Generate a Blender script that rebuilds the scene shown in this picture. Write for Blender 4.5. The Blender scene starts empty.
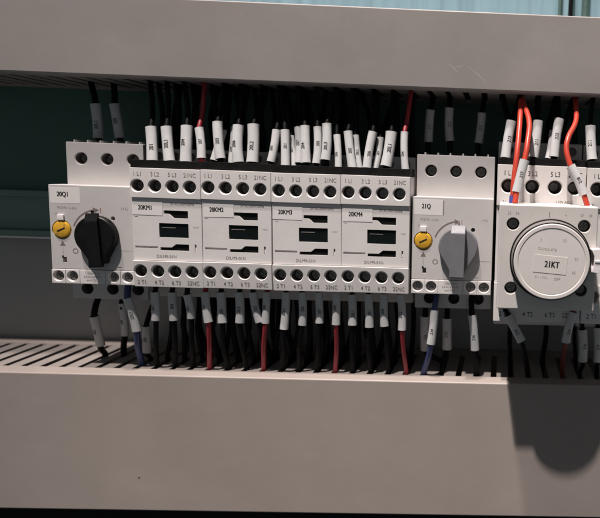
import bpy, bmesh, math, random
from mathutils import Vector, Matrix

random.seed(7)
MM = 0.001
scene = bpy.context.scene
col = scene.collection

# ------------------------------------------------------------------ camera
cam_data = bpy.data.cameras.new('camera')
cam = bpy.data.objects.new('camera', cam_data)
col.objects.link(cam)
scene.camera = cam
cam_data.sensor_width = 36.0
cam_data.lens = 36.0 * 579.683 / 600.0
cam_data.shift_x = -(516.805 - 300.0) / 600.0
cam_data.shift_y = -(259.0 - 239.287) / 600.0
cam_data.clip_start = 0.01
cam_data.clip_end = 50.0
cam_rot = (Matrix.Rotation(-0.033, 4, 'Z') @ Matrix.Rotation(math.pi / 2 - 0.107, 4, 'X')
           @ Matrix.Rotation(0.035, 4, 'Z'))
cam.matrix_world = Matrix.Translation((0, -466.348 * MM, 0)) @ cam_rot
cam_data.dof.use_dof = True
cam_data.dof.focus_distance = 0.365
cam_data.dof.aperture_fstop = 6.5

# ------------------------------------------------------------------ world and lamps
world = bpy.data.worlds.new('World')
scene.world = world
world.use_nodes = True
bg = world.node_tree.nodes['Background']
bg.inputs['Color'].default_value = (0.86, 0.94, 1.0, 1)
bg.inputs['Strength'].default_value = 0.108

def lamp(name, direction, dist, watts, radius, colour, beam, aim=(0.09, -0.08, -0.33)):
    """A small ceiling spot; direction points from the devices towards the lamp."""
    d = bpy.data.lights.new(name, 'SPOT')
    d.shadow_soft_size = radius
    d.energy = watts
    d.color = colour
    d.spot_size = math.radians(beam)
    d.spot_blend = 1.0
    o = bpy.data.objects.new(name, d)
    col.objects.link(o)
    v = Vector(direction).normalized()
    o.location = Vector(aim) + v * dist
    o.rotation_euler = v.to_track_quat('Z', 'Y').to_euler()
    return o

lamp('ceiling_spot', (-0.43, -1.0, 2.84), 9.0, 4650, 0.105, (1.0, 0.91, 0.86), 9.0)
lamp('second_ceiling_spot', (-0.80, -1.0, 5.0), 9.0, 2900, 0.21, (1.0, 0.91, 0.865), 10.5)

vs = scene.view_settings
vs.view_transform = 'Standard'
vs.look = 'None'
vs.exposure = 0.0
vs.gamma = 1.0

# ------------------------------------------------------------------ materials
MATS = {}

def mat(name, colour, rough=0.5, metal=0.0, spec=0.5, var=0.0, var_scale=120.0, bump=0.0, bump_scale=900.0,
        grime=0.0, stretch=None, coat=0.0, rough_var=0.0, smudge=0.0):
    m = bpy.data.materials.new(name)
    m.use_nodes = True
    nt = m.node_tree
    N, L = nt.nodes, nt.links
    b = N['Principled BSDF']
    b.inputs['Roughness'].default_value = rough
    b.inputs['Metallic'].default_value = metal
    b.inputs['Specular IOR Level'].default_value = spec
    b.inputs['Coat Weight'].default_value = coat
    b.inputs['Base Color'].default_value = (*colour, 1)
    tc = N.new('ShaderNodeTexCoord')
    vec = tc.outputs['Object']
    if stretch:
        mp = N.new('ShaderNodeMapping')
        mp.inputs['Scale'].default_value = stretch
        L.new(vec, mp.inputs['Vector'])
        vec = mp.outputs['Vector']
    out = None
    if var > 0:
        n = N.new('ShaderNodeTexNoise')
        n.inputs['Scale'].default_value = var_scale
        n.inputs['Detail'].default_value = 5
        n.inputs['Roughness'].default_value = 0.6
        L.new(vec, n.inputs['Vector'])
        r = N.new('ShaderNodeMapRange')
        r.inputs['From Min'].default_value = 0.3
        r.inputs['From Max'].default_value = 0.7
        r.inputs['To Min'].default_value = 1 - var
        r.inputs['To Max'].default_value = 1 + var
        L.new(n.outputs['Fac'], r.inputs['Value'])
        mx = N.new('ShaderNodeVectorMath')
        mx.operation = 'SCALE'
        mx.inputs[0].default_value = colour
        L.new(r.outputs['Result'], mx.inputs['Scale'])
        out = mx.outputs['Vector']
        if rough_var > 0:
            r2 = N.new('ShaderNodeMapRange')
            r2.inputs['From Min'].default_value = 0.3
            r2.inputs['From Max'].default_value = 0.7
            r2.inputs['To Min'].default_value = rough - rough_var
            r2.inputs['To Max'].default_value = rough + rough_var
            L.new(n.outputs['Fac'], r2.inputs['Value'])
            L.new(r2.outputs['Result'], b.inputs['Roughness'])
    if smudge > 0:
        # handling smudges, broad and pale
        cur = out
        for sc, st, lo, hi, amt in ((9.0, (1, 1, 1.6), 0.54, 0.72, smudge * 0.8), (26.0, (0.8, 1, 2.2), 0.58, 0.75, smudge * 0.5)):
            mp2 = N.new('ShaderNodeMapping')
            mp2.inputs['Scale'].default_value = st
            mp2.inputs['Rotation'].default_value = (0, 0.35 if sc > 20 else 0, 0)
            L.new(tc.outputs['Object'], mp2.inputs['Vector'])
            ns = N.new('ShaderNodeTexNoise')
            ns.inputs['Scale'].default_value = sc
            ns.inputs['Detail'].default_value = 4
            L.new(mp2.outputs['Vector'], ns.inputs['Vector'])
            rs = N.new('ShaderNodeMapRange')
            rs.inputs['From Min'].default_value = lo
            rs.inputs['From Max'].default_value = hi
            rs.inputs['To Min'].default_value = 1.0
            rs.inputs['To Max'].default_value = 1.0 + amt
            L.new(ns.outputs['Fac'], rs.inputs['Value'])
            sc_n = N.new('ShaderNodeVectorMath')
            sc_n.operation = 'SCALE'
            L.new(cur, sc_n.inputs[0])
            L.new(rs.outputs['Result'], sc_n.inputs['Scale'])
            cur = sc_n.outputs['Vector']
        out = cur
    if grime > 0:
        n2 = N.new('ShaderNodeTexNoise')
        n2.inputs['Scale'].default_value = var_scale * 3.1
        n2.inputs['Detail'].default_value = 8
        n2.inputs['Roughness'].default_value = 0.75
        L.new(vec, n2.inputs['Vector'])
        r3 = N.new('ShaderNodeMapRange')
        r3.inputs['From Min'].default_value = 0.60
        r3.inputs['From Max'].default_value = 0.80
        r3.inputs['To Min'].default_value = 0.0
        r3.inputs['To Max'].default_value = grime
        L.new(n2.outputs['Fac'], r3.inputs['Value'])
        mm = N.new('ShaderNodeMix')
        mm.data_type = 'RGBA'
        mm.inputs['B'].default_value = (colour[0] * 0.45, colour[1] * 0.42, colour[2] * 0.38, 1)
        if out is None:
            mm.inputs['A'].default_value = (*colour, 1)
        else:
            L.new(out, mm.inputs['A'])
        L.new(r3.outputs['Result'], mm.inputs['Factor'])
        out = mm.outputs['Result']
    if out is not None:
        L.new(out, b.inputs['Base Color'])
    if bump > 0:
        n3 = N.new('ShaderNodeTexNoise')
        n3.inputs['Scale'].default_value = bump_scale
        n3.inputs['Detail'].default_value = 3
        L.new(vec, n3.inputs['Vector'])
        bp = N.new('ShaderNodeBump')
        bp.inputs['Strength'].default_value = bump
        bp.inputs['Distance'].default_value = 0.0003
        L.new(n3.outputs['Fac'], bp.inputs['Height'])
        L.new(bp.outputs['Normal'], b.inputs['Normal'])
    MATS[name] = m
    return m

mat('white_plastic', (0.655, 0.625, 0.61), 0.52, var=0.035, var_scale=60, bump=0.16, bump_scale=1600, grime=0.25, rough_var=0.06)
mat('warm_white_plastic', (0.53, 0.505, 0.495), 0.50, var=0.035, var_scale=55, bump=0.14, bump_scale=1500, grime=0.25, rough_var=0.06)
mat('cream_plastic', (0.58, 0.55, 0.525), 0.42, var=0.03, var_scale=80, bump=0.10, bump_scale=1500, grime=0.3, rough_var=0.06)
mat('tag_white', (0.72, 0.69, 0.675), 0.5, var=0.02, var_scale=90)
mat('duct_grey', (0.31, 0.265, 0.242), 0.5, var=0.045, var_scale=16, bump=0.12, bump_scale=1400, grime=0.10, rough_var=0.09, smudge=0.10)
mat('upper_duct_grey', (0.292, 0.266, 0.252), 0.5, var=0.05, var_scale=13, bump=0.12, bump_scale=1400, grime=0.12, rough_var=0.09, smudge=0.10)
mat('face_cream', (0.66, 0.62, 0.595), 0.42, var=0.03, var_scale=80, bump=0.1, bump_scale=1500, grime=0.3, rough_var=0.06)
mat('black_plastic', (0.006, 0.006, 0.006), 0.55, spec=0.15, var=0.2, var_scale=150, bump=0.2, bump_scale=1200, rough_var=0.1)
mat('knob_black', (0.006, 0.006, 0.0065), 0.42, spec=0.22, var=0.25, var_scale=120, bump=0.15, bump_scale=1300, rough_var=0.08)
mat('knob_grey', (0.165, 0.165, 0.178), 0.5, var=0.06, var_scale=110, bump=0.16, bump_scale=1300, rough_var=0.06)
mat('collar_grey', (0.20, 0.185, 0.175), 0.5, var=0.06, var_scale=110, bump=0.16, bump_scale=1300)
mat('dial_yellow', (0.66, 0.36, 0.03), 0.42, var=0.12, var_scale=260, grime=0.5)
mat('pin_white', (0.78, 0.72, 0.72), 0.3, var=0.03)
mat('screw_steel', (0.28, 0.265, 0.25), 0.42, metal=0.85, var=0.2, var_scale=500, rough_var=0.12)
mat('dark_steel', (0.27, 0.255, 0.24), 0.42, metal=0.6, var=0.3, var_scale=400)
mat('window_dark', (0.006, 0.009, 0.009), 0.3, spec=0.15, var=0.2, var_scale=200)
mat('panel_steel', (0.30, 0.305, 0.305), 0.45, metal=0.15, var=0.10, var_scale=18, bump=0.1, bump_scale=300, stretch=(1, 1, 0.35), rough_var=0.1)
mat('reflection_blue', (0.27, 0.43, 0.50), 0.4, var=0.16, var_scale=45, stretch=(3.0, 1, 0.15), rough_var=0.1)
mat('shade_green', (0.042, 0.118, 0.09), 0.42, var=0.14, var_scale=22, bump=0.1, bump_scale=500, rough_var=0.1)
mat('rail_zinc', (0.15, 0.24, 0.215), 0.36, metal=0.5, var=0.12, var_scale=30, stretch=(0.2, 1, 3), rough_var=0.1)
mat('sleeve_white', (0.50, 0.50, 0.50), 0.5, var=0.05, var_scale=160, bump=0.12, bump_scale=700, grime=0.2)
mat('wire_black', (0.0045, 0.0045, 0.005), 0.55, spec=0.12, var=0.25, var_scale=150, rough_var=0.1)
mat('wire_red', (0.30, 0.022, 0.03), 0.42, var=0.12, var_scale=150)
mat('wire_bright_red', (0.50, 0.05, 0.028), 0.4, var=0.08, var_scale=150)
mat('wire_dark_red', (0.17, 0.025, 0.025), 0.42, var=0.12, var_scale=150)
mat('wire_blue', (0.03, 0.045, 0.13), 0.45, var=0.15, var_scale=150)
mat('ferrule_blue', (0.06, 0.07, 0.28), 0.4, var=0.1)
mat('print_black', (0.012, 0.012, 0.014), 0.6, var=0.3, var_scale=900)
mat('print_brown', (0.19, 0.155, 0.14), 0.6, var=0.25, var_scale=900)
mat('print_faint', (0.36, 0.32, 0.30), 0.6, var=0.2, var_scale=900)
mat('print_red', (0.35, 0.12, 0.10), 0.6, var=0.2, var_scale=900)
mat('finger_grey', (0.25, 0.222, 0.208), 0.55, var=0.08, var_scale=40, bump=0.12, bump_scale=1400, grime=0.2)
mat('hole_shade', (0.15, 0.135, 0.125), 0.55, var=0.2, var_scale=300)
mat('scratch_pale', (0.43, 0.40, 0.38), 0.5, var=0.1)

# ------------------------------------------------------------------ mesh helpers (all lengths in millimetres)
def link_mesh(name, me, material, parent=None, loc=(0, 0, 0), smooth=None):
    o = bpy.data.objects.new(name, me)
    col.objects.link(o)
    if material and not me.materials:
        me.materials.append(MATS[material])
    if parent:
        o.parent = parent
    o.location = Vector(loc) * MM
    return o

def weighted_normals(bm, me, angle):
    """Area-weighted corner normals, so that broad faces stay flat between their rounded edges."""
    lim = math.cos(math.radians(angle))
    bm.normal_update()
    out = []
    for f in bm.faces:
        fn = f.normal
        for v in f.verts:
            n = Vector((0, 0, 0))
            for g in v.link_faces:
                if g.normal.dot(fn) > lim:
                    n += g.normal * (g.calc_area() + 1e-14)
            out.append(n.normalized() if n.length > 0 else fn.copy())
    return out

def finish(bm, name, angle=35):
    bmesh.ops.recalc_face_normals(bm, faces=bm.faces)
    for v in bm.verts:
        v.co *= MM
    for f in bm.faces:
        f.smooth = True
    for e in bm.edges:
        if len(e.link_faces) == 2 and e.calc_face_angle(0) > math.radians(angle):
            e.smooth = False
    me = bpy.data.meshes.new(name)
    nrm = weighted_normals(bm, me, angle) if angle <= 35 else None
    bm.to_mesh(me)
    bm.free()
    if nrm:
        me.normals_split_custom_set(nrm)
    return me

def add_box(bm, x0, x1, y0, y1, z0, z1, bevel=0.0, segs=2):
    c = [(x, y, z) for x in (x0, x1) for y in (y0, y1) for z in (z0, z1)]
    v = [bm.verts.new(p) for p in c]
    fs = [(0, 1, 3, 2), (4, 6, 7, 5), (0, 4, 5, 1), (2, 3, 7, 6), (0, 2, 6, 4), (1, 5, 7, 3)]
    faces = [bm.faces.new([v[i] for i in f]) for f in fs]
    if bevel > 0:
        edges = list({e for f in faces for e in f.edges})
        bmesh.ops.bevel(bm, geom=edges, offset=bevel, segments=segs, affect='EDGES', profile=0.6)
    return bm

def box_mesh(name, x0, x1, y0, y1, z0, z1, bevel=0.3, segs=2):
    bm = bmesh.new()
    add_box(bm, x0, x1, y0, y1, z0, z1, bevel, segs)
    return finish(bm, name)

def add_prism(bm, pts, axis, a0, a1, bevel=0.0):
    """pts: outline in the two other axes (x: (y,z), y: (x,z), z: (x,y))."""
    def mk(p, a):
        if axis == 'x':
            return (a, p[0], p[1])
        if axis == 'y':
            return (p[0], a, p[1])
        return (p[0], p[1], a)
    lo = [bm.verts.new(mk(p, a0)) for p in pts]
    hi = [bm.verts.new(mk(p, a1)) for p in pts]
    n = len(pts)
    faces = [bm.faces.new(lo), bm.faces.new(hi)]
    for i in range(n):
        faces.append(bm.faces.new((lo[i], lo[(i + 1) % n], hi[(i + 1) % n], hi[i])))
    bmesh.ops.recalc_face_normals(bm, faces=faces)
    if bevel > 0:
        edges = list({e for f in faces for e in f.edges if e.calc_face_angle(0) > 0.35})
        bmesh.ops.bevel(bm, geom=edges, offset=bevel, segments=2, affect='EDGES', profile=0.6)

def prism_mesh(name, pts, axis, a0, a1, bevel=0.0):
    bm = bmesh.new()
    add_prism(bm, pts, axis, a0, a1, bevel)
    return finish(bm, name)

def add_lathe_y(bm, cx, cz, prof, n=40):
    """Revolve (radius, y) pairs round an axis along y; radius 0 closes an end."""
    rings = []
    for r, y in prof:
        if r <= 1e-6:
            rings.append([bm.verts.new((cx, y, cz))])
        else:
            rings.append([bm.verts.new((cx + r * math.cos(2 * math.pi * k / n), y, cz + r * math.sin(2 * math.pi * k / n)))
                          for k in range(n)])
    for a, b in zip(rings, rings[1:]):
        for k in range(n):
            k2 = (k + 1) % n
            if len(a) == 1 and len(b) == 1:
                continue
            if len(a) == 1:
                bm.faces.new((a[0], b[k], b[k2]))
            elif len(b) == 1:
                bm.faces.new((a[k], b[0], a[k2]))
            else:
                bm.faces.new((a[k], b[k], b[k2], a[k2]))

def lathe_mesh(name, cx, cz, prof, n=40, angle=30):
    bm = bmesh.new()
    add_lathe_y(bm, cx, cz, prof, n)
    return finish(bm, name, angle)

def cut(me, cutter_bm, name):
    """Boolean difference of a finished mesh and a bmesh of closed cutters (millimetres)."""
    cm = finish(cutter_bm, 'cutter')
    a = bpy.data.objects.new('tmp_a', me)
    b = bpy.data.objects.new('tmp_b', cm)
    col.objects.link(a)
    col.objects.link(b)
    md = a.modifiers.new('cut', 'BOOLEAN')
    md.operation = 'DIFFERENCE'
    md.solver = 'EXACT'
    md.use_self = True
    md.object = b
    dg = bpy.context.evaluated_depsgraph_get()
    dg.update()
    res = bpy.data.meshes.new_from_object(a.evaluated_get(dg), depsgraph=dg)
    bpy.data.objects.remove(a)
    bpy.data.objects.remove(b)
    bm = bmesh.new()
    bm.from_mesh(res)
    bpy.data.meshes.remove(res)
    for f in bm.faces:
        f.smooth = True
    for e in bm.edges:
        e.smooth = not (len(e.link_faces) == 2 and e.calc_face_angle(0) > math.radians(35))
    out = bpy.data.meshes.new(name)
    nrm = weighted_normals(bm, out, 35)
    bm.to_mesh(out)
    bm.free()
    out.normals_split_custom_set(nrm)
    out.materials.clear()
    return out

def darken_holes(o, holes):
    """Paints the dark of shadow inside round terminal openings: (x, z, radius, front y)."""
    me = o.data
    me.materials.append(MATS['hole_shade'])
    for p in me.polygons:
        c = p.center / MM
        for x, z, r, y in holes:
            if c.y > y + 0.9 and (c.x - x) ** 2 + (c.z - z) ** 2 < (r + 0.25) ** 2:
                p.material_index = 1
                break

def funnel(bm, cx, cz, yf, r, depth, lip=0.7, n=28):
    add_lathe_y(bm, cx, cz, [(0, yf - 2), (r + lip * 3.2, yf - 2), (r + lip, yf - 0.02), (r, yf + lip * 1.3), (r * 0.94, yf + depth), (0, yf + depth)], n)

def smooth_path(pts, step=2.2):
    P = [Vector(p) for p in pts]
    P = [P[0] * 2 - P[1]] + P + [P[-1] * 2 - P[-2]]
    out = []
    for i in range(1, len(P) - 2):
        p0, p1, p2, p3 = P[i - 1], P[i], P[i + 1], P[i + 2]
        k = max(2, int((p2 - p1).length / step))
        for j in range(k):
            t = j / k
            out.append(0.5 * ((2 * p1) + (p2 - p0) * t + (2 * p0 - 5 * p1 + 4 * p2 - p3) * t * t + (3 * p1 - p0 - 3 * p2 + p3) * t ** 3))
    out.append(P[-2])
    return out

def add_tube(bm, path, radii, n=10, caps=True, ref=Vector((0, -1, 0))):
    """radii: list of (half width across, half depth) per point."""
    rings = []
    for i, p in enumerate(path):
        a = path[max(0, i - 1)]
        b = path[min(len(path) - 1, i + 1)]
        t = (b - a).normalized()
        s = t.cross(ref)
        if s.length < 1e-4:
            s = Vector((1, 0, 0))
        s.normalize()
        u = s.cross(t).normalized()
        rw, rd = radii[i]
        rings.append([bm.verts.new(p + s * (rw * math.cos(2 * math.pi * k / n)) + u * (rd * math.sin(2 * math.pi * k / n))) for k in range(n)])
    for a, b in zip(rings, rings[1:]):
        for k in range(n):
            bm.faces.new((a[k], a[(k + 1) % n], b[(k + 1) % n], b[k]))
    if caps:
        bm.faces.new(rings[0])
        bm.faces.new(list(reversed(rings[-1])))
    return rings

def tube_mesh(name, pts, r, n=10, step=2.2):
    bm = bmesh.new()
    path = smooth_path(pts, step)
    add_tube(bm, path, [(r, r)] * len(path), n)
    return finish(bm, name, 50)

TEXT_CACHE = {}

def text_verts(s, size, squeeze=1.0, bold=0.0):
    key = (s, size, squeeze, bold)
    if key in TEXT_CACHE:
        return TEXT_CACHE[key]
    cu = bpy.data.curves.new('text', 'FONT')
    cu.body = s
    cu.size = size
    cu.align_x = 'CENTER'
    cu.align_y = 'CENTER'
    cu.offset = bold
    cu.resolution_u = 3
    o = bpy.data.objects.new('text_tmp', cu)
    col.objects.link(o)
    dg = bpy.context.evaluated_depsgraph_get()
    dg.update()
    m = bpy.data.meshes.new_from_object(o.evaluated_get(dg), depsgraph=dg)
    vs_ = [(v.co.x * squeeze, v.co.y) for v in m.vertices]
    fs = [tuple(p.vertices) for p in m.polygons]
    bpy.data.objects.remove(o)
    bpy.data.curves.remove(cu)
    bpy.data.meshes.remove(m)
    TEXT_CACHE[key] = (vs_, fs)
    return vs_, fs

def text_mesh(name, s, size, squeeze=1.0, bold=0.0, thick=0.0):
    vs_, fs = text_verts(s, size, squeeze, bold)
    me = bpy.data.meshes.new(name)
    co, fc = [], []
    for k, dx in enumerate((0.0, thick, -thick) if thick else (0.0,)):
        fc += [tuple(i + len(co) for i in f) for f in fs]
        co += [((x + dx) * MM, -0.006 * k * MM, z * MM) for x, z in vs_]
    me.from_pydata(co, [], fc)
    me.update()
    return me

def put_text(s, x, y, z, size, parent, material='print_brown', squeeze=0.9, bold=0.0, rot=0.0, thick=0.0):
    o = link_mesh('printed_text', text_mesh('printed_text', s, size, squeeze, bold, thick), material, parent, (x, y, z))
    o.rotation_euler = (0, rot, 0)
    return o

def thing(name, label, cat, loc=(0, 0, 0), group=None):
    o = bpy.data.objects.new(name, None)
    o.empty_display_size = 0.01
    col.objects.link(o)
    o.location = Vector(loc) * MM
    o['label'] = label
    o['category'] = cat
    if group:
        o['group'] = group
    return o

def copy_tree(o, parent=None):
    c = o.copy()
    col.objects.link(c)
    if parent:
        c.parent = parent
    for ch in list(o.children):
        copy_tree(ch, c)
    return c

# ------------------------------------------------------------------ the setting
me = box_mesh('mounting_panel', -560, 320, 0, 3, -420, 260, 0)
panel = link_mesh('mounting_panel', me, 'panel_steel')
panel['kind'] = 'structure'

board = link_mesh('shade_board', box_mesh('shade_board', -540, 300, -2.2, -0.05, -59.5, 88, 0.4), 'shade_green')  # green board put in to paint the panel's shaded tone
board['label'] = 'dark green board added for the shaded panel tone behind the mounting rail and devices'
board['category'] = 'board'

sheet = link_mesh('reflection_sheet', box_mesh('reflection_sheet', -540, 300, -3.0, -0.05, 92, 210, 0.4), 'reflection_blue')  # streaky blue paints the reflections of the lit steel panel
sheet['label'] = 'pale blue sheet with painted panel reflections above the upper wiring duct'
sheet['category'] = 'sheet'

shade = link_mesh('shade_strip', box_mesh('shade_strip', -540, 300, -14, -0.1, -330, -242, 0.8), 'black_plastic')  # black strip put in to paint the shadowed gap under the duct
shade['label'] = 'black trim strip added for the shaded gap below the lower wiring duct'
shade['category'] = 'shade'

# mounting rail: a top-hat profile
rail = thing('mounting_rail', 'dark zinc top-hat mounting rail the breakers and contactors clip onto', 'rail', (0, 0, -41))
prof = [(-10, 17.7), (-10, 13.2), (-3.5, 12.2), (-3.5, -12.2), (-10, -13.2), (-10, -17.7), (-8.8, -17.7), (-8.8, -14.2), (-2.3, -13.2), (-2.3, 13.2), (-8.8, 14.2), (-8.8, 17.7)]
link_mesh('rail_profile', prism_mesh('rail_profile', prof, 'x', -540, 300, 0.15), 'rail_zinc', rail)
link_mesh('edge_highlight', box_mesh('edge_highlight', -540, 300, -10.6, -8.2, -19.0, -17.75, 0.3), 'pin_white', rail)  # pale strip painted as the highlight along the rail's lower edge

# ------------------------------------------------------------------ wiring ducts
PITCH, SLOT0 = 12.5, -337.42

def make_duct(name, label, z_lo, z_hi, slotted_low):
    d = thing(name, label, 'wiring duct', (0, 0, z_lo))
    h = z_hi - z_lo
    x0, x1 = -337.42 - 12.5 * 9 + 6.25, -337.42 + 12.5 * 43 + 6.25
    # cover: U profile with rounded corners
    def arc(cy, cz, r, a0, a1, n=4):
        return [(cy + r * math.cos(math.radians(a0 + (a1 - a0) * k / n)), cz + r * math.sin(math.radians(a0 + (a1 - a0) * k / n))) for k in range(n + 1)]
    yb = -67.8
    outer = [(yb, 0)] + arc(-80 + 1.1, 1.1, 1.1, 270, 180) + arc(-80 + 1.1, h - 1.1, 1.1, 180, 90) + [(yb, h)]
    inner = [(yb, h - 1.6), (-78.2, h - 1.6), (-78.2, 1.6), (yb, 1.6)]
    cov = link_mesh('cover', prism_mesh('cover', outer + inner, 'x', x0, x1), 'upper_duct_grey' if slotted_low else 'duct_grey', d)
    for zc, nm in ((0.2, 'lower_side'), (h - 1.7, 'upper_side')):
        link_mesh('side_rail', box_mesh('side_rail', x0, x1, -15.3, -3.1, zc, zc + 1.5, 0.15), 'duct_grey', d)
    link_mesh('duct_base', box_mesh('duct_base', x0, x1, -3.0, -0.1 - 2.3 if z_lo > 0 else -0.1, 0.2, h - 0.2, 0.15), 'duct_grey', d)
    slot_side = 0.25 if slotted_low else h - 1.65
    plain = h - 1.7 if slotted_low else 0.2
    link_mesh('side_wall', box_mesh('side_wall', x0, x1, -67.7, -15.35, plain, plain + 1.5, 0.15), 'duct_grey', d)  # unseen side kept unslotted so no light leaks through the duct
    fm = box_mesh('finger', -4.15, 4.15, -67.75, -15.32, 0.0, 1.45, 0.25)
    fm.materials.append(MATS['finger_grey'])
    k = -9
    while SLOT0 + PITCH * (k + 0.5) < x1 - 4:
        xc = SLOT0 + PITCH * (k + 0.5)
        if xc > x0 + 3:
            for zz in (slot_side,):
                o = link_mesh('finger', fm, None, d, (xc, 0, zz + random.uniform(-0.12, 0.05)))
                o.rotation_euler = (random.uniform(-0.004, 0.004), random.uniform(-0.012, 0.012), 0)
        k += 1
    return d, cov

up_duct, up_cov = make_duct('wiring_duct', 'grey slotted wiring duct above the contactors with a scratched plain cover', 55.24, 104.72, True)
low_duct, low_cov = make_duct('wiring_duct', 'wide grey slotted wiring duct below the contactors with wires entering its slots', -238.83, -141.57, False)

def scratch(pts, r):
    bm = bmesh.new()
    path = smooth_path([(x, -80.0, z - 55.24) for x, z in pts], 1.0)
    n = len(path)
    add_tube(bm, path, [(max(0.02, r * math.sin(math.pi * (i + 0.3) / (n + 0.2))), 0.03) for i in range(n)], 6)
    link_mesh('scratch', finish(bm, 'scratch'), 'scratch_pale', up_duct)
scratch([(-38.5, 72.6), (-36, 71.2), (-33, 69.4), (-30.5, 67.2), (-28.5, 65.0)], 0.16)
scratch([(-34, 68.0), (-29, 69.6), (-23.5, 70.6)], 0.10)
scratch([(-24.5, 71.2), (-21, 68.6), (-16.5, 65.4), (-13.0, 62.2), (-10.5, 59.6)], 0.18)
sp = link_mesh('speck', lathe_mesh('speck', -241.5, -214.2 + 238.83, [(0, -80.25), (0.7, -80.18), (1.0, -79.95)], 12), 'print_brown', low_duct)

# ------------------------------------------------------------------ screws shared by all devices
def screw_mesh(name, r, head=1.6):
    bm = bmesh.new()
    add_lathe_y(bm, 0, 0, [(0, 0), (r * 0.86, 0), (r, 0.35), (r, head), (0, head)], 24)
    me = finish(bm, name)
    c = bmesh.new()
    add_box(c, -r * 0.62, r * 0.62, -1, 0.8, -r * 0.13, r * 0.13)
    me = cut(me, c, name)
    c = bmesh.new()
    add_box(c, -r * 0.13, r * 0.13, -1, 0.82, -r * 0.62, r * 0.62)
    return cut(me, c, name)

SCREW_DEEP = screw_mesh('terminal_screw', 3.3)
SCREW_DEEP.materials.append(MATS['dark_steel'])
SCREW_FRONT = screw_mesh('terminal_screw', 3.1)
SCREW_FRONT.materials.append(MATS['screw_steel'])

def put_screw(x, y, z, parent, front=False, rot=None):
    o = link_mesh('terminal_screw', SCREW_FRONT if front else SCREW_DEEP, None, parent, (x, y, z))
    o.rotation_euler = (0, random.uniform(0, 1.5) if rot is None else rot, 0)
    return o

def bevel_box(x0, x1, y0, y1, z0, z1, b, cutter=None, name='block'):
    me = box_mesh(name, x0, x1, y0, y1, z0, z1, b)
    return cut(me, cutter, name) if cutter else me

# ------------------------------------------------------------------ small contactors (45 x 78 mm front)
TX = (4.8, 15.87, 26.93, 38.0)


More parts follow.
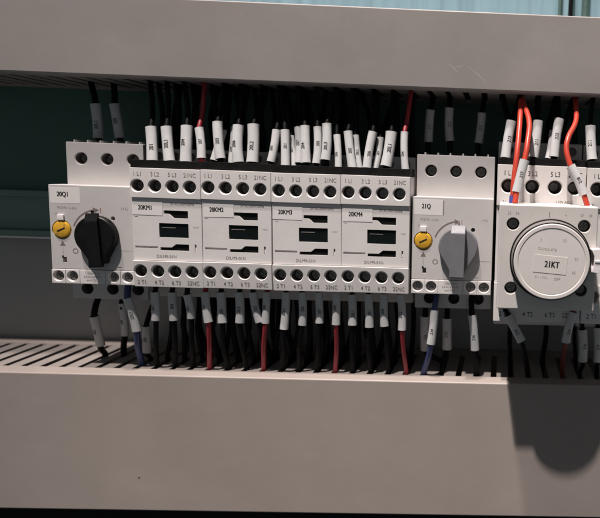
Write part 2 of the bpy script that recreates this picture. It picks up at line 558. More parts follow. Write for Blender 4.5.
def small_contactor(tag):
    t = thing('contactor', '', 'contactor')
    c = bmesh.new()
    for x in TX:
        add_lathe_y(c, x, 8.2, [(0, -62), (3.0, -62), (3.0, -52), (0, -52)], 20)
    link_mesh('rear_housing', bevel_box(0.35, 44.65, -59.6, -11, -89, 13.4, 0.5, c, 'rear_housing'), 'white_plastic', t)
    c = bmesh.new()
    for x in TX:
        funnel(c, x, -11.4, -84, 3.75, 10)
        add_box(c, x - 2.6, x + 2.6, -73, -61, -3, 4)
    ub = link_mesh('upper_terminal_block', bevel_box(0.12, 44.88, -84, -59.8, -19.2, 0, 0.45, c, 'upper_terminal_block'), 'white_plastic', t)
    darken_holes(ub, [(x, -11.4, 3.75, -84) for x in TX])
    c = bmesh.new()
    for x in TX:
        add_prism(c, [(x + 3.6 * math.cos(2 * math.pi * k / 18), -70.5 + 3.6 * math.sin(2 * math.pi * k / 18)) for k in range(18)], 'z', 1.2, 9)
    link_mesh('terminal_shroud', bevel_box(-0.9, 44.4, -81.2, -60.2, 0.05, 5.2, 0.5, c, 'terminal_shroud'), 'black_plastic', t)
    # lower block leans back towards its foot
    me = prism_mesh('lower_terminal_block', [(-84, -60.4), (-82.4, -77.9), (-59.8, -77.9), (-59.8, -60.4)], 'x', 0.12, 44.88, 0.4)
    c = bmesh.new()
    for x in TX:
        funnel(c, x, -67.4, -83.4, 3.75, 10)
    lb = link_mesh('lower_terminal_block', cut(me, c, 'lower_terminal_block'), 'white_plastic', t)
    darken_holes(lb, [(x, -67.4, 3.75, -83.4) for x in TX])
    # front plate with its slots
    me = box_mesh('front_plate', 0.25, 44.75, -82.7, -70, -60.2, -19.35, 0.3)
    c = bmesh.new()
    add_prism(c, [(20.4, -27.0), (36, -27.0), (36, -32.0), (26.6, -32.0), (25.2, -30.6), (23.6, -29.3), (20.4, -29.2)], 'y', -86, -78.5)
    add_box(c, 17.2, 36.1, -86, -77.0, -44.8, -35.4)
    add_prism(c, [(17.6, -53.4), (36.2, -53.4), (36.2, -49.0), (27.6, -49.0), (26.2, -50.2), (25.0, -51.2), (17.6, -51.3)], 'y', -86, -78.5)
    add_box(c, 1.6, 16.0, -86, -81.5, -52.1, -50.7)
    add_box(c, 39.9, 41.0, -86, -80.5, -53.6, -48.9)
    add_box(c, 1.8, 4.0, -86, -82.2, -31.9, -31.4)
    fp = link_mesh('front_plate', cut(me, c, 'front_plate'), 'white_plastic', t)
    link_mesh('contact_carrier', box_mesh('contact_carrier', 20.6, 35.8, -81.7, -78.6, -31.8, -27.2, 0.1), 'black_plastic', t)
    link_mesh('contact_carrier', box_mesh('contact_carrier', 17.8, 36.0, -81.7, -78.6, -53.2, -49.2, 0.1), 'black_plastic', t)
    win = link_mesh('indicator_window', box_mesh('indicator_window', 17.4, 35.9, -82.0, -77.2, -44.6, -35.6, 0.25), 'window_dark', t)
    link_mesh('ridge', box_mesh('ridge', 18.6, 27.5, -82.2, -81.9, -38.6, -38.2, 0.08), 'collar_grey', win)
    link_mesh('test_pin', box_mesh('test_pin', 40.0, 40.9, -82.3, -80.6, -53.4, -51.0, 0.15), 'pin_white', t)
    link_mesh('test_pin', box_mesh('test_pin', 40.0, 40.9, -82.3, -80.6, -50.4, -49.0, 0.15), 'print_brown', t)
    tg = link_mesh('name_tag', box_mesh('name_tag', 0.7, 20.0, -82.88, -82.4, -30.4, -20.7, 0.18), 'tag_white', t)
    put_text(tag, 9.0, -82.93, -25.6, 4.2, tg, 'print_black', 0.74, 0.0, 0.0, 0.13)
    put_text('5V AC-500V/50Hz', 32.4, -82.76, -22.6, 2.5, fp, 'print_brown', 0.80, 0.03)
    put_text('DILM9-01N', 21.6, -82.76, -57.4, 2.9, fp, 'print_brown', 0.92)
    put_text('NO1', 41.0, -82.76, -37.6, 2.0, fp, 'print_faint', 0.9)
    for x, a, b in zip(TX, ('1 L1', '3 L2', '5 L3', '21NC'), ('2 T1', '4 T2', '6 T3', '22NC')):
        put_text(a, x + 0.3, -84.06, -4.0, 3.9, ub, 'print_brown', 0.82, 0.01)
        o = put_text(b, x + 0.5, -82.76, -74.8, 3.9, lb, 'print_brown', 0.82, 0.01)
        o.rotation_euler = (math.atan2(1.6, 17.5), 0, 0)
        o.location.y = -82.80 * MM
        put_screw(x, -78.6, -11.4, t)
        put_screw(x, -77.8, -67.4, t)
    return t

CX = [-238.27 + 45 * k for k in range(4)]
first = small_contactor('20KM1')
contactors = [first]
for k in range(1, 4):
    contactors.append(copy_tree(first))
for k, t in enumerate(contactors):
    code = '20KM%d' % (k + 1)
    t.location = Vector((CX[k], 0, -2.52 + (0.0, 0.25, -0.2, 0.12)[k])) * MM
    t.rotation_euler = (0, (0.001, 0.004, -0.004, 0.003)[k], 0)
    t['label'] = 'white contactor with the tag %s and eight round terminal holes' % code
    t['group'] = 'white contactors clipped side by side'
    for ch in t.children:
        if ch.name.startswith('name_tag'):
            ch.location = Vector(((0, 0.25, -0.1, 0.35)[k], 0, (0, -0.3, 0.15, -0.15)[k])) * MM
            ch.rotation_euler = (0, (0.006, -0.01, 0.012, -0.005)[k], 0)
            if k:
                tx = ch.children[0]
                tx.data = text_mesh('printed_text', code, 4.2, 0.74, 0.0, 0.13)
                tx.data.materials.append(MATS['print_black'])

# ------------------------------------------------------------------ motor protection switches
def breaker(tag, label, loc, knob_mat, long_tag, knob_turn, flat_handle, rear_dx):
    t = thing('motor_protection_switch', label, 'circuit breaker', loc, 'motor protection switches with a rotary knob')
    HX = tuple(x + rear_dx for x in (10.2, 27.2, 44.2))
    c = bmesh.new()
    for x in HX:
        funnel(c, x, 2.3, -67, 3.9, 12, 0.45)
        add_lathe_y(c, x + 0.5, -86.0, [(0, -69), (4.0, -69), (4.0, -56), (0, -56)], 20)
    hs = link_mesh('rear_housing', bevel_box(0.6 + rear_dx, 53.8, -67, -11, -93, 13.0, 0.6, c, 'rear_housing'), 'warm_white_plastic', t)
    darken_holes(hs, [(x, 2.3, 3.9, -67.4) for x in HX] + [(x + 0.5, -86.0, 4.0, -67.8) for x in HX])
    for x in HX:
        for dx in (-4.2, 4.5):
            link_mesh('guide_rib', box_mesh('guide_rib', x + dx - 0.45, x + dx + 0.45, -66.6, -50, 12.6, 14.5, 0.2), 'warm_white_plastic', t)
        put_screw(x, -62.6, 2.3, t)
    # front housing
    me = box_mesh('front_housing', 0.1, 53.9, -80, -66.8, -70.6, -15.2, 0.7)
    c = bmesh.new()
    add_box(c, 7.4, 9.9, -84, -74, -66.4, -62.6)
    add_box(c, 6.9, 8.2, -84, -75, -63.6, -61.6)
    add_lathe_y(c, 40.6, -36.2, [(0, -84), (1.45, -84), (1.45, -73), (0, -73)], 18)
    add_box(c, 42.5, 45.0, -84, -79.4, -68.9, -68.3)
    add_lathe_y(c, 7.6, -44.4, [(0, -84), (6.3, -84), (6.3, -78.2), (0, -78.2)], 32)
    fh = link_mesh('front_housing', cut(me, c, 'front_housing'), 'warm_white_plastic', t)
    # terminal strip below
    me = box_mesh('terminal_strip', 0.0, 53.6, -80.5, -66.8, -80.2, -70.75, 0.5)
    c = bmesh.new()
    SX = (4.4, 13.4, 39.8, 48.9)
    for x in SX:
        funnel(c, x, -75.2, -80.5, 3.5, 4.0, 0.25, 26)
    for x in (9.0, 18.2, 34.8, 44.4):
        add_box(c, x - 0.25, x + 0.25, -84, -80.1, -84, -68)
    ts = link_mesh('terminal_strip', cut(me, c, 'terminal_strip'), 'white_plastic', t)
    for x in SX:
        put_screw(x, -78.2, -75.2, t, True)
    for j, s in enumerate(('1.13Nm 10-14', '2.5mm  AWG18', '6mm  75 C')):
        put_text(s, 26.2, -80.56, -73.0 - 2.3 * j, 2.0, ts, 'print_brown', 0.8)
    # tag and prints
    tg = link_mesh('name_tag', box_mesh('name_tag', 1.0, 20.2, -80.07, -79.8, -27.2, -16.8, 0.15), 'tag_white', t)
    put_text(tag, 9.3, -80.13, -21.4, 4.4, tg, 'print_black', 0.74, 0.0, 0.0, 0.14)
    if long_tag:
        link_mesh('tag_edge', box_mesh('tag_edge', 20.4, 21.0, -80.2, -79.75, -26.6, -17.2, 0.1), 'collar_grey', t)
    put_text('PKZM0 14-20A', 11.6, -80.06, -30.2, 2.3, fh, 'print_faint', 0.85)
    put_text('10', 4.4, -80.06, -34.2, 2.2, fh, 'print_faint', 0.85)
    put_text('O', 15.8, -80.06, -58.6, 5.0, fh, 'print_brown', 1.0)
    put_text('I', 33.0, -80.06, -31.4, 4.6, fh, 'print_red', 0.9)
    put_text('(+A)', 48.4, -80.06, -29.6, 2.6, fh, 'print_faint', 0.9)
    # printed triangle, stem and turning arc
    bm = bmesh.new()
    vv = [bm.verts.new(p) for p in ((6.0, -80.05, -55.2), (9.6, -80.05, -55.2), (7.8, -80.05, -51.6))]
    bm.faces.new(vv)
    link_mesh('printed_arrow', finish(bm, 'printed_arrow'), 'print_brown', t)
    link_mesh('printed_line', box_mesh('printed_line', 7.65, 7.95, -80.06, -79.95, -60.6, -56.0, 0), 'print_faint', t)
    link_mesh('printed_line', box_mesh('printed_line', 40.6, 53.2, -80.06, -79.95, -57.4, -57.1, 0), 'print_faint', t)
    bm = bmesh.new()
    kx, kz = 31.2, -47.6
    R1, R2 = 16.2, 17.2
    a = [math.radians(100 + k * 6) for k in range(11)]
    vi = [bm.verts.new((kx + R1 * math.cos(q), -80.05, kz + R1 * math.sin(q))) for q in a]
    vo = [bm.verts.new((kx + R2 * math.cos(q), -80.05, kz + R2 * math.sin(q))) for q in a]
    for i in range(10):
        bm.faces.new((vi[i], vi[i + 1], vo[i + 1], vo[i]))
    p = [bm.verts.new((kx + rr * math.cos(q), -80.05, kz + rr * math.sin(q))) for rr, q in ((14.8, a[0]), (18.6, a[0]), (16.7, a[0] - 0.22))]
    bm.faces.new(p)
    link_mesh('printed_arc', finish(bm, 'printed_arc'), 'print_brown', t)
    # yellow current dial
    dial = link_mesh('current_dial', lathe_mesh('current_dial', 7.6, -44.4, [(0, -80.8), (4.6, -80.8), (5.5, -80.3), (5.9, -79.4), (5.9, -78.3)], 32), 'dial_yellow', t)
    link_mesh('slot_mark', box_mesh('slot_mark', -2.8, 2.8, -0.2, 0.25, -0.45, 0.45, 0.05), 'print_black', dial, (7.6, -80.75, -44.4)).rotation_euler = (0, -0.45, 0)
    put_text('16', 5.2, -80.86, -47.4, 1.8, dial, 'print_brown', 0.9)
    put_text('12', 9.8, -80.86, -41.6, 1.8, dial, 'print_brown', 0.9)
    link_mesh('dial_pointer', box_mesh('dial_pointer', 5.5, 9.8, -81.2, -79.6, -38.4, -34.6, 0.6), 'pin_white', t)
    link_mesh('dial_scale', box_mesh('dial_scale', 5.9, 9.4, -80.35, -79.7, -41.2, -38.4, 0.1), 'dial_yellow', t)
    for dx in (-0.9, 0.0, 0.9):
        link_mesh('scale_mark', box_mesh('scale_mark', 7.65 + dx - 0.17, 7.65 + dx + 0.17, -80.42, -80.3, -40.9, -38.6, 0), 'print_black', t)
    # rotary knob: round skirt with a tail, bar handle across it
    pts = []
    r = 13.1
    for k in range(29):
        q = math.radians(-38 + (256.0) * k / 28)
        pts.append((r * math.cos(q), r * math.sin(q)))
    pts += [(-6.0, -15.4), (-5.0, -18.4), (5.0, -18.4), (6.0, -15.4)]
    bm = bmesh.new()
    add_prism(bm, pts, 'y', -84.8, -80.4)
    top_edges = [e for e in bm.edges if all(abs(v.co.y + 84.8) < 1e-4 for v in e.verts)]
    bmesh.ops.bevel(bm, geom=top_edges, offset=1.3, segments=3, affect='EDGES', profile=0.5)
    kn = link_mesh('rotary_knob', finish(bm, 'rotary_knob', 28), knob_mat, t, (kx, 0, kz))
    bm = bmesh.new()
    add_prism(bm, [(-83.8, 14.8), (-85.4, 14.6), (-88.8, 10.6), (-89.6, 9.6), (-89.6, -19.6), (-88.8, -20.4), (-82.5, -20.4), (-82.5, 14.8)], 'x', -4.7, 4.7, 0.55)
    if flat_handle:
        for v in bm.verts:
            v.co.y = -84.4 + (v.co.y + 84.4) * 0.45
            v.co.x *= 0.86
    hb = link_mesh('handle', finish(bm, 'handle', 28), knob_mat, kn)
    link_mesh('knob_pointer', box_mesh('knob_pointer', -0.55, 0.55, -84.6, -83.2, 14.6, 16.6, 0.2), knob_mat, kn)
    kn.rotation_euler = (0, knob_turn, 0)
    return t

mp1 = breaker('20Q1', 'white motor protection switch tagged 20Q1 with a black rotary knob', (-292.8, 0, 0), 'knob_black', False, -0.06, True, 2.6)
mp2 = breaker('21Q', 'white motor protection switch tagged 21Q with a grey rotary knob', (-57.3, 0, 0), 'knob_grey', True, 0.015, False, 0.2)

# ------------------------------------------------------------------ large contactors
WX = (7.4, 23.2, 38.2, 51.2)

def large_contactor():
    t = thing('large_contactor', '', 'contactor')
    c = bmesh.new()
    for x in WX:
        add_lathe_y(c, x, 10.5, [(0, -62), (3.4, -62), (3.4, -50), (0, -50)], 20)
    link_mesh('rear_housing', bevel_box(0.3, 58.3, -60, -11, -113, 16.0, 0.6, c, 'rear_housing'), 'white_plastic', t)
    c = bmesh.new()
    for x in WX:
        funnel(c, x, -13.9, -84, 4.5, 12)
        add_box(c, x - 3.2, x + 3.2, -77, -61.5, -4, 4)
    ub = link_mesh('upper_terminal_block', bevel_box(0.1, 58.5, -84, -60.2, -27, 0, 0.5, c, 'upper_terminal_block'), 'white_plastic', t)
    darken_holes(ub, [(x, -13.9, 4.5, -84) for x in WX])
    link_mesh('front_plate', box_mesh('front_plate', 0.3, 58.3, -82.6, -64, -78.2, -27.2, 0.4), 'white_plastic', t)
    c = bmesh.new()
    for x in WX:
        funnel(c, x, -86.6, -84, 4.5, 12)
    lb = link_mesh('lower_terminal_block', bevel_box(0.1, 58.5, -84, -60.2, -104.8, -78.4, 0.5, c, 'lower_terminal_block'), 'white_plastic', t)
    c = bmesh.new()
    for x in WX:
        add_prism(c, [(x + 4.2 * math.cos(2 * math.pi * k / 18), -73 + 4.2 * math.sin(2 * math.pi * k / 18)) for k in range(18)], 'z', 1.4, 9)
    link_mesh('terminal_shroud', bevel_box(0.6, 58.0, -80.6, -60.6, 0.05, 4.6, 0.5, c, 'terminal_shroud'), 'black_plastic', t)
    for x, a, b in zip(WX, ('1 L1', '3 L2', '5 L3', '21NC'), ('2 T1', '4 T2', '6 T3', '22NC')):
        put_text(a, x, -84.06, -5.6, 4.6, ub, 'print_black', 0.82, 0.02)
        put_text(b, x, -84.06, -99.8, 4.6, lb, 'print_black', 0.82, 0.02)
        put_screw(x, -73.0, -13.9, t)
        put_screw(x, -73.0, -86.6, t)
    put_text('A1', 5.2, -84.06, -24.4, 2.6, ub, 'print_black', 0.9)
    put_text('110V AC', 43.5, -84.06, -23.6, 2.6, ub, 'print_black', 0.9)
    return t

tc_ = large_contactor()
tc_.location = Vector((-1.6, 0, 7.9)) * MM
tc_['label'] = 'large white contactor half hidden behind the round timer module'
tc_['group'] = 'large white contactors'
pc_ = copy_tree(tc_)
pc_.location = Vector((57.5, 0, 7.6)) * MM
pc_['label'] = 'large white contactor with no timer on it, next to the timer contactor'

# ------------------------------------------------------------------ timer module
tm = thing('timer_module', 'square cream timer module with a big round knob tagged 21KT', 'timer', (0.4, 0, -80.3))
HZ = ((8.5, 52.2), (51.5, 52.1), (8.4, 13.1), (51.2, 12.8))
me = box_mesh('timer_housing', 0, 59.8, -119, -84.3, 0, 63.9, 0.9, 3)
c = bmesh.new()
for x, z in HZ:
    funnel(c, x, z, -119, 3.7, 6.0, 0.35)
th = link_mesh('timer_housing', cut(me, c, 'timer_housing'), 'cream_plastic', tm)
darken_holes(th, [(x, z, 3.7, -119.6) for x, z in HZ])
for x, z in HZ:
    put_screw(x, -114.4, z, tm)
KX, KZ = 31.9, 31.2
link_mesh('knob_shadow_gap', lathe_mesh('knob_shadow_gap', KX, KZ, [(0, -119.9), (24.48, -119.9), (24.79, -119.6), (24.79, -118.9)], 72), 'black_plastic', tm)  # black ring painting the shadow gap at the knob's foot
kb = link_mesh('timer_knob', lathe_mesh('timer_knob', KX, KZ, [(22.15, -119.7), (23.95, -120.3), (23.32, -126.6), (22.89, -127.0), (0, -127.0)], 72), 'collar_grey', tm)
link_mesh('knob_rim', lathe_mesh('knob_rim', KX, KZ, [(21.10, -126.8), (23.32, -126.9), (22.15, -128.0), (23.10, -128.4), (22.47, -128.4), (21.10, -128.2)], 72), 'black_plastic', kb)
kf = link_mesh('knob_face', lathe_mesh('knob_face', KX, KZ, [(0, -128.7), (19.31, -128.7), (19.62, -128.55), (19.94, -128.7), (20.26, -128.95), (22.05, -128.95), (22.58, -128.6), (22.68, -127.2)], 72), 'face_cream', kb)
tg = link_mesh('name_tag', box_mesh('name_tag', -9.9, 9.9, -0.12, 0.2, -5.2, 5.2, 0.05), 'face_cream', kb, (KX - 0.9, -128.75, KZ - 1.6))
tg.rotation_euler = (0, math.radians(4), 0)
put_text('21KT', 1.0, -0.18, 0.0, 5.4, tg, 'print_black', 0.72, 0.0, 0.0, 0.18)
for q, s in ((118, '3'), (62, '10'), (8, '30'), (-25, '60')):
    put_text(s, KX + 14.6 * math.cos(math.radians(q)), -128.75, KZ + 14.6 * math.sin(math.radians(q)), 2.6, kf, 'print_faint', 0.9)
put_text('DILM32-XTE', KX - 3, -128.75, KZ + 7.4, 2.3, kf, 'print_faint', 0.9, 0, 0.08)
put_text('0.1 - 30 s', KX - 6, -128.75, KZ - 9.2, 2.2, kf, 'print_faint', 0.9, 0, 0.08)
put_text('OFF', KX + 3.5, -128.75, KZ - 10.2, 2.4, kf, 'print_faint', 0.9, 0.03, 0.08)
for x, s in ((6.2, '55'), (11.0, '56'), (19.8, '-'), (40.0, '~'), (50.0, '67'), (55.0, '68')):
    put_text(s, x, -119.06, 58.6, 2.4, th, 'print_faint', 0.9)
link_mesh('printed_line', box_mesh('printed_line', 30.0, 30.5, -119.06, -118.95, 57.0, 60.2, 0), 'print_brown', tm)
lv = link_mesh('lever', prism_mesh('lever', [(55.5, 38.8), (60.8, 39.6), (61.6, 37.0), (61.6, 27.6), (60.6, 24.6), (55.6, 25.4), (57.3, 29.0), (57.3, 35.0)], 'y', -126.5, -119.05, 0.5), 'pin_white', tm)
link_mesh('lever_rib', box_mesh('lever_rib', 57.8, 61.0, -127.0, -126.3, 31.4, 32.6, 0.15), 'pin_white', lv)

TOP_WIRES = [
    ('1L1 of 20KM1', (-230.4, -72, 24.3), (-227.3, -77, 2.1), 3.4, 'black'),
    ('3L2 of 20KM1', (-220.4, -72, 24.7), (-216.3, -77, 2.2), 3.4, 'black'),
    ('5L3 of 20KM1', (-207.1, -72, 25.8), (-205.7, -77, 2.2), 3.6, 'black'),
    ('21NC of 20KM1', (-199.3, -72, 24.8), (-195.7, -77, 4.8), 2.7, 'red'),
    ('1L1 of 20KM2', (-187.2, -72, 29.2), (-183.4, -77, 5.0), 3.1, 'black'),
    ('1L1 of 20KM2 b', (-186.8, -65.5, 24.5), (-190.4, -70.5, 3.9), 2.7, 'black'),
    ('3L2 of 20KM2', (-173.6, -72, 27.4), (-171.8, -77, 3.1), 3.4, 'black'),
    ('3L2 of 20KM2 b', (-178.5, -65.5, 26.8), (-179.0, -70.5, 1.3), 2.7, 'black'),
    ('5L3 of 20KM2', (-163.8, -72, 28.4), (-162.7, -77, 3.4), 3.7, 'black'),
    ('21NC of 20KM2', (-148.8, -72, 25.4), (-150.7, -77, 4.2), 2.6, 'black'),
    ('1L1 of 20KM3', (-143.2, -72, 25.6), (-141.3, -77, 1.9), 2.8, 'black'),
    ('1L1 of 20KM3 b', (-140.7, -68, 22.1), (-137.5, -73, 1.4), 2.1, 'black'),
    ('3L2 of 20KM3', (-130.1, -72, 28.7), (-127.9, -77, 4.3), 3.1, 'black'),
    ('3L2 of 20KM3 b', (-135.9, -67.5, 28.2), (-133.7, -72.5, 4.2), 2.9, 'black'),
    ('5L3 of 20KM3', (-121.9, -72, 28.4), (-121.1, -77, 4.2), 2.6, 'black'),
    ('21NC of 20KM3', (-115.8, -72, 30.6), (-115.2, -77, 6.7), 3.0, 'black'),
    ('1L1 of 20KM4', (-109.1, -72, 23.6), (-106.7, -77, 1.5), 2.3, 'black'),
    ('1L1 of 20KM4 b', (-101.8, -72, 26.2), (-97.5, -77, 1.8), 2.8, 'black'),
    ('3L2 of 20KM4', (-97.8, -68, 24.0), (-93.8, -73, 1.6), 2.2, 'black'),
    ('3L2 of 20KM4 b', (-85.3, -72, 26.5), (-88.0, -77, 2.5), 2.8, 'black'),
    ('5L3 of 20KM4', (-81.1, -68, 23.2), (-83.5, -73, 1.0), 2.2, 'black'),
    ('5L3 of 20KM4 b', (-73.1, -72, 26.9), (-75.5, -77, 3.9), 3.6, 'black'),
    ('21NC of 20KM4', (-64.4, -72, 27.2), (-62.6, -77, 1.4), 2.4, 'red'),
    ('1L1 of timer contactor', (6.7, -72, 37.1), (3.4, -77, 12.3), 3.2, 'black'),
    ('3L2 of timer contactor', (24.5, -72, 37.8), (22.1, -77, 13.3), 3.2, 'black'),
    ('5L3 of timer contactor', (38.8, -72, 39.7), (35.7, -77, 14.1), 3.2, 'black'),
    ('5L3 of timer contactor b', (35.2, -67, 32.0), (32.5, -72, 12.8), 2.4, 'black'),
    ('1L1 of plain contactor', (59.9, -72, 35.8), (61.3, -77, 13.0), 3.4, 'black'),
    ('1 of 20Q1', (-283.1, -46, 40.3), (-282.0, -46, 17.0), 3.3, 'black'),
    ('3 of 20Q1', (-270.1, -46, 40.8), (-267.2, -46, 17.5), 3.3, 'black'),
    ('1 of 21Q', (-50.6, -46, 45.1), (-51.6, -46, 22.6), 3.0, 'black'),
    ('3 of 21Q', (-37.2, -46, 47.0), (-36.3, -46, 23.9), 3.0, 'black'),
    ('5 of 21Q', (-14.0, -46, 44.4), (-15.9, -46, 23.2), 2.9, 'black'),
]
BOTTOM_WIRES = [
    ('2 of 20Q1', (-282.2, -58, -107.6), (-282.7, -52, -130.3), 3.0, 'black', (-286.7, -42)),
    ('4 of 20Q1', (-266.4, -52, -99.1), (-267.7, -48, -123.7), 2.6, 'black', (-274.2, -40)),
    ('6 of 20Q1', (-249.8, -72, -90.8), (-245.5, -70, -114.1), 2.9, 'blue', (-249.2, -60)),
    ('2T1 of 20KM1', (-246.5, -58, -113.8), (-248.3, -55, -133.7), 2.8, 'black', (-249.2, -50)),
    ('4T2 of 20KM1', (-230.7, -73, -85.9), (-230.9, -72.5, -105.4), 2.8, 'black', (-236.7, -63)),
    ('6T3 of 20KM1', (-219.4, -73, -85.6), (-218.9, -72.5, -105.1), 2.8, 'black', (-224.2, -63)),
    ('22NC of 20KM1', (-207.8, -76, -86.0), (-206.9, -73, -103.2), 2.6, 'black', (-211.7, -63)),
    ('2T1 of 20KM2', (-196.6, -74, -84.7), (-194.5, -75.0, -105.2), 2.7, 'red', (-199.2, -68)),
    ('4T2 of 20KM2', (-186.7, -73, -84.6), (-185.9, -73.5, -105.7), 2.9, 'black', (-186.7, -65)),
    ('6T3 of 20KM2', (-174.3, -73, -84.3), (-174.1, -73.5, -105.3), 2.9, 'black', (-174.2, -65)),
    ('22NC of 20KM2 b', (-164.8, -74, -83.8), (-160.7, -74, -104.5), 2.7, 'black', (-163.1, -60)),
    ('22NC of 20KM2', (-155.4, -74, -83.5), (-156.3, -75.0, -104.8), 2.5, 'red', (-161.7, -68)),
    ('2T1 of 20KM3', (-142.7, -74, -83.2), (-143.9, -75.0, -108.7), 2.7, 'black', (-149.2, -67)),
    ('4T2 of 20KM3', (-132.3, -73, -83.1), (-131.9, -73.5, -105.9), 2.7, 'black', (-137.0, -66)),
    ('6T3 of 20KM3', (-121.1, -73, -82.7), (-120.3, -73.5, -104.2), 2.6, 'black', (-125.1, -66)),
    ('22NC of 20KM3', (-108.7, -74, -82.2), (-108.7, -75.0, -104.6), 2.7, 'red', (-111.7, -68)),
    ('2T1 of 20KM4', (-98.4, -73, -83.5), (-97.9, -73.5, -105.0), 2.9, 'black', (-99.2, -66)),
    ('4T2 of 20KM4', (-87.2, -73, -83.1), (-86.2, -74.0, -106.0), 2.9, 'black', (-87.3, -66)),
    ('6T3 of 20KM4', (-76.7, -73, -82.8), (-75.9, -74.0, -105.0), 2.8, 'black', (-74.7, -66)),
    ('22NC of 20KM4', (-65.3, -74, -82.3), (-63.8, -75.0, -107.2), 2.7, 'red', (-61.9, -67)),
    ('2 of 21Q b', (-50.8, -54, -102.2), (-50.8, -50, -128.6), 3.1, 'black', (-38.1, -45)),
    ('2 of 21Q', (-42.0, -74, -92.8), (-43.9, -74, -116.8), 2.8, 'blue', (-49.3, -66)),
    ('4 of 21Q', (-34.9, -54, -103.2), (-34.6, -52, -126.8), 3.3, 'black', (-37.1, -60)),
    ('6 of 21Q', (-16.1, -73, -95.8), (-13.4, -72, -120.9), 2.8, 'black', (-11.8, -65)),
    ('2T1 of timer contactor', (8.4, -86, -92.0), (18.2, -84, -110.2), 2.9, 'black', (24.4, -66)),
    ('22NC of timer contactor', (52.3, -86, -88.7), (48.4, -84, -110.1), 2.9, 'darkred', (49.4, -62)),
    ('2T1 of plain contactor', (62.0, -66, -105.5), (63.8, -62, -130.1), 3.2, 'black', (63.3, -56)),
    ('4T2 of plain contactor', (73.0, -66, -103.8), (75.0, -62, -129.9), 3.2, 'black', (75.8, -56)),
]

# ------------------------------------------------------------------ wires
WIRE_MAT = {'black': 'wire_black', 'red': 'wire_red', 'blue': 'wire_blue', 'darkred': 'wire_dark_red', 'brightred': 'wire_bright_red'}
COLOUR_WORD = {'black': 'black', 'red': 'red', 'blue': 'blue', 'darkred': 'dark red', 'brightred': 'bright red'}

def sleeve(p, q, w, code, parent, bow=None):
    """White marker sleeve from p to q (mm), half width w, with its printed code on the front."""
    p, q = Vector(p), Vector(q)
    ax = (q - p).normalized()
    path = [Vector(v) for v in smooth_path(bow, 2.5)]
    mid = Vector(bow[2])
    n = len(path)
    d = w * 0.78
    fl = [1.0 + 0.06 * abs(2 * i / (n - 1) - 1) ** 3 + random.uniform(-0.012, 0.012) for i in range(n)]
    bm = bmesh.new()
    ro = add_tube(bm, path, [(w * f, d * f) for f in fl], 16, False)
    ri = add_tube(bm, path, [(w * f - 0.45, d * f - 0.45) for f in fl], 16, False)
    for a, b in ((ro[0], ri[0]), (ro[-1], ri[-1])):
        for k in range(16):
            bm.faces.new((a[k], a[(k + 1) % 16], b[(k + 1) % 16], b[k]))
    s = link_mesh('marker_sleeve', finish(bm, 'marker_sleeve', 40), 'sleeve_white', parent)
    # printed code, wrapped round the front of the sleeve, reading along it
    size = min(3.6, w * 1.05)
    vs_, fs = text_verts(code, size, 0.85, 0.03)
    t = ax
    ref = Vector((0, -1, 0))
    side = t.cross(ref).normalized()
    fr = side.cross(t).normalized()
    if fr.y > 0:
        fr, side = -fr, -side
    cen = mid + (q - p) * random.uniform(-0.04, 0.14)
    off = random.uniform(-0.35, 0.35)
    me = bpy.data.meshes.new('printed_text')
    co = []
    for x, y in vs_:
        a = y / w + off
        co.append((cen + t * x * -1 + side * (w * 1.03 * math.sin(a)) + fr * ((d * 1.03 + 0.12) * math.cos(a))) * MM)
    me.from_pydata([tuple(v) for v in co], [], fs)
    me.update()
    link_mesh('printed_text', me, 'print_black', s)
    return s

def bowed(p, q):
    """Five points from p to q along a slight random bend; wire and sleeve share them."""
    p, q = Vector(p), Vector(q)
    b = Vector((random.uniform(-0.7, 0.7), random.uniform(-0.3, 0.3), 0))
    return [tuple(p.lerp(q, k / 4) + b * (1 - (k / 2 - 1) ** 2)) for k in range(5)]

def slot_x(x, spread=0.6):
    i = round((x - SLOT0) / PITCH)
    return SLOT0 + PITCH * i + random.uniform(-spread, spread)

def where(n):
    """'1L1 of 20KM2 b' -> phrase naming the terminal, and whether it is the second wire there."""
    second = n.endswith(' b')
    n = n[:-2] if second else n
    term, dev = n.split(' of ')
    dev = {'timer contactor': 'the timer contactor', 'plain contactor': 'the contactor without timer'}.get(dev, dev)
    term = {'1': 'the first terminal', '3': 'the second terminal', '5': 'the third terminal', '2': 'the first terminal', '4': 'the second terminal', '6': 'the third terminal'}.get(term, 'terminal ' + term)
    return term, dev, second

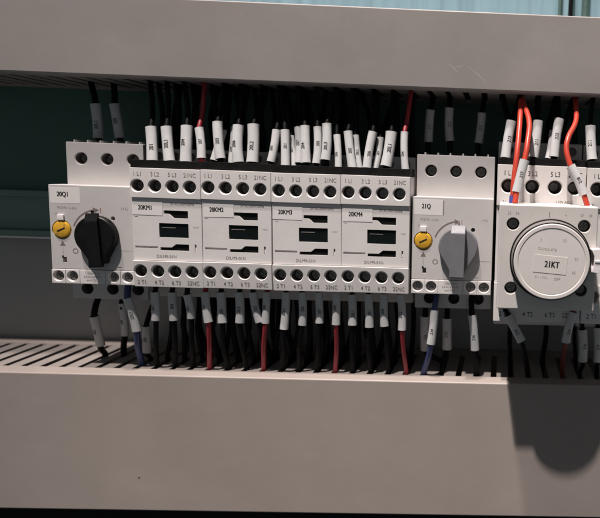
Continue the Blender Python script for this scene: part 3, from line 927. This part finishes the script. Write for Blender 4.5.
pairs = {n[:-2] for n, *_ in TOP_WIRES + BOTTOM_WIRES if n.endswith(' b')}
CODES = ['201', '202', '203', '20L1', '20L2', '20L3', '204', '205', '206', '207']
for i, (n, p, q, w, colr) in enumerate(TOP_WIRES):
    term, dev, second = where(n)
    if second:
        lab = '%s wire with white marker sleeve, rear one at %s of %s' % (COLOUR_WORD[colr], term, dev)
    elif n in pairs:
        lab = '%s wire with white marker sleeve, front one at %s of %s' % (COLOUR_WORD[colr], term, dev)
    else:
        lab = '%s wire with white marker sleeve above %s of %s' % (COLOUR_WORD[colr], term, dev)
    t = thing('wire', lab, 'wire', (0, 0, 0), 'wires from the upper duct to the devices')
    P, Q = Vector(p), Vector(q)
    ax = (Q - P).normalized()
    deep = p[1] > -60
    r = min(1.55, w - 0.85) if not deep else 1.9
    sx = slot_x(P.x + (P.x - Q.x) * 0.3 - 2.0 * (P.x < -20))
    yy = random.uniform(-65, -56) if not deep else random.uniform(-44, -36)
    end = Q + ax * 4 + Vector((0, 2.0 if not deep else 0, 0))
    end2 = end + Vector((0, 3.5 if not deep else 0, -4.5))
    bw = bowed(p, q)
    path = [(sx, yy + 3, 84), (sx, yy, 66), (sx, yy - 1.5, 56), tuple(P.lerp(Vector((sx, yy, 56)), 0.35) + Vector((0, 1.5 if not deep else 0, 0))), *bw, tuple(end), tuple(end2)]
    link_mesh('insulation', tube_mesh('insulation', path, r), WIRE_MAT[colr], t)
    sleeve(p, q, w, CODES[(i * 3) % len(CODES)] if 'timer' not in n and 'plain' not in n and '21Q' not in n else ('211', '212', '213')[i % 3], t, bw)
    if not deep and w > 2.6:
        # ferrule collar between sleeve and terminal
        link_mesh('ferrule', tube_mesh('ferrule', [tuple(Q + ax * 0.6), tuple(Q + ax * 2.2 + Vector((0, 0.8, 0))), tuple(end)], r + 0.55), 'black_plastic' if colr == 'black' else WIRE_MAT[colr], t)

for i, (n, p, q, w, colr, (cx, cy)) in enumerate(BOTTOM_WIRES):
    term, dev, second = where(n)
    if second:
        lab = '%s wire with white marker sleeve, rear one below %s of %s' % (COLOUR_WORD[colr], term, dev)
    elif n in pairs:
        lab = '%s wire with white marker sleeve, front one below %s of %s' % (COLOUR_WORD[colr], term, dev)
    else:
        lab = '%s wire with white marker sleeve hanging below %s of %s' % (COLOUR_WORD[colr], term, dev)
    t = thing('wire', lab, 'wire', (0, 0, 0), 'wires from the devices to the lower duct')
    P, Q = Vector(p), Vector(q)
    ax = (Q - P).normalized()
    cy = max(cy, -65.4)
    r = min(1.6, w - 0.9)
    if 'Q1' in n or '21Q' in n:
        r = 1.95
    C1 = Vector((cx, cy, -139.5))
    up = P - ax * 9
    up.y += 5
    bowm = Q.lerp(C1, 0.5) + Vector((random.uniform(-1, 1), -1.2, 0))
    bw = bowed(p, q)
    path = [tuple(up + Vector((0, 4, 5))), tuple(up), *bw, tuple(bowm), tuple(C1), (cx, cy + 2, -147), (cx, cy + 6, -165)]
    link_mesh('insulation', tube_mesh('insulation', path, r), WIRE_MAT[colr], t)
    sleeve(p, q, w, CODES[(i * 7 + 1) % len(CODES)] if 'timer' not in n and 'plain' not in n and '21Q' not in n else ('214', '215', '216')[i % 3], t, bw)

def control_wire(lab, pts, sl, code, ferrule=None):
    t = thing('wire', lab, 'wire', (0, 0, 0), 'bright red control wires at the timer')
    sx = slot_x(pts[0][0], 0.3)
    path = [(sx, -52, 82), (sx, -56, 66)] + [(sx, -60, 57)] + pts[1:]
    if sl:
        bw = bowed(pts[sl[0]], pts[sl[1]])
        k = len(path) - len(pts) + sl[0]
        path = path[:k] + bw + path[k + 2:]
    link_mesh('insulation', tube_mesh('insulation', path, 1.75, 12), 'wire_bright_red', t)
    if sl:
        sleeve(pts[sl[0]], pts[sl[1]], 2.9, code, t, bw)
    if ferrule:
        a, b = Vector(pts[-2]), Vector(pts[-1])
        d = (b - a).normalized()
        link_mesh('ferrule', tube_mesh('ferrule', [tuple(b - d * 4.2), tuple(b - d * 2), tuple(b + d * 0.5)], 2.25, 14), 'ferrule_blue', t)
    return t

control_wire('bright red wire without sleeve, ending in a blue ferrule at the timer top', [(13.0, -62, 50.4), (12.1, -80, 38.5), (10.7, -94, 17.1), (9.0, -99, -2.0), (8.6, -101, -16.0)], None, '', True)
control_wire('bright red wire with white sleeve crossing terminal 1L1 of the timer contactor', [(16.0, -62, 51.2), (17.8, -84, 37.1), (16.8, -97, 21.5), (15.2, -101, 10.7), (10.8, -104, -9.4), (10.0, -105.5, -16.2)], (3, 4), '217')
control_wire('bright red wire with white sleeve crossing terminal 21NC of the timer contactor', [(51.5, -62, 49.9), (49.0, -80, 38.6), (43.1, -92, 26.5), (41.7, -96, 18.1), (44.4, -99, 8.1), (53.3, -102, -9.8), (55.7, -103, -16.6)], (4, 5), '218')

# dark cables rising in front of the pale sheet
def riser(lab, x, r, m, y=-9):
    t = thing('cable', lab, 'cable', (x, y, 100))
    link_mesh('insulation', tube_mesh('insulation', [(0, 20, -10), (0, 3, 0), (0, 0, 12), (0.2, 0, 40), (-0.3, 1, 90)], r, 14), m, t)
riser('straight black cable rising above the upper duct before the pale sheet', 49.8, 1.75, 'wire_black')
riser('thick dark green-grey cable rising beside the black cable', 61.5, 3.0, 'rail_zinc', -5.5)
riser('slim dark green-grey cable rising above the upper duct', 42.0, 1.5, 'rail_zinc', -5.2)

# plain black wires behind the sleeved ones, packed close to darken the recesses
def back_wire(x, y, kind, dev):
    top = kind == 'top'
    t = thing('wire', 'plain black wire behind the sleeved wires %s %s' % ('above' if top else 'below', dev), 'wire', (0, 0, 0),
              'plain black wires %s %s' % ('above' if top else 'below', dev))
    r = random.uniform(1.6, 2.1)
    j = lambda a: random.uniform(-a, a)
    if top:
        sx = slot_x(x + j(2), 0.5)
        path = [(sx, y + 2, 82), (sx, y, 57), (x + j(1.5), y - 2, 36), (x + j(1), y - 3, 20), (x, y - 3, 8)]
    else:
        sx = slot_x(x + j(2), 0.5)
        path = [(x, y, -84), (x + j(1), y - 1, -98), (x + j(2), y - 1, -118), (sx, y + 1, -139), (sx, y + 2, -150), (sx, y + 5, -165)]
    link_mesh('insulation', tube_mesh('insulation', path, r, 8, 4.0), 'wire_black', t)

for k in range(4):
    for i in range(8):
        x = CX[k] + 4 + 5.3 * i
        back_wire(x + random.uniform(-0.8, 0.8), -49 + 9 * (i % 2) + random.uniform(-2, 2), 'bottom', '20KM%d' % (k + 1))
    for i in range(7):
        x = CX[k] + 4 + 6.1 * i
        back_wire(x + random.uniform(-0.8, 0.8), -52 + 9 * (i % 2) + random.uniform(-2, 2), 'top', '20KM%d' % (k + 1))
for i in range(6):
    back_wire(4 + 10 * i + random.uniform(-1, 1), -50 + 10 * (i % 2), 'top', 'the timer contactor')
    if i % 2:
        back_wire(SLOT0 + PITCH * (27 + i), -34, 'bottom', 'the timer contactor')
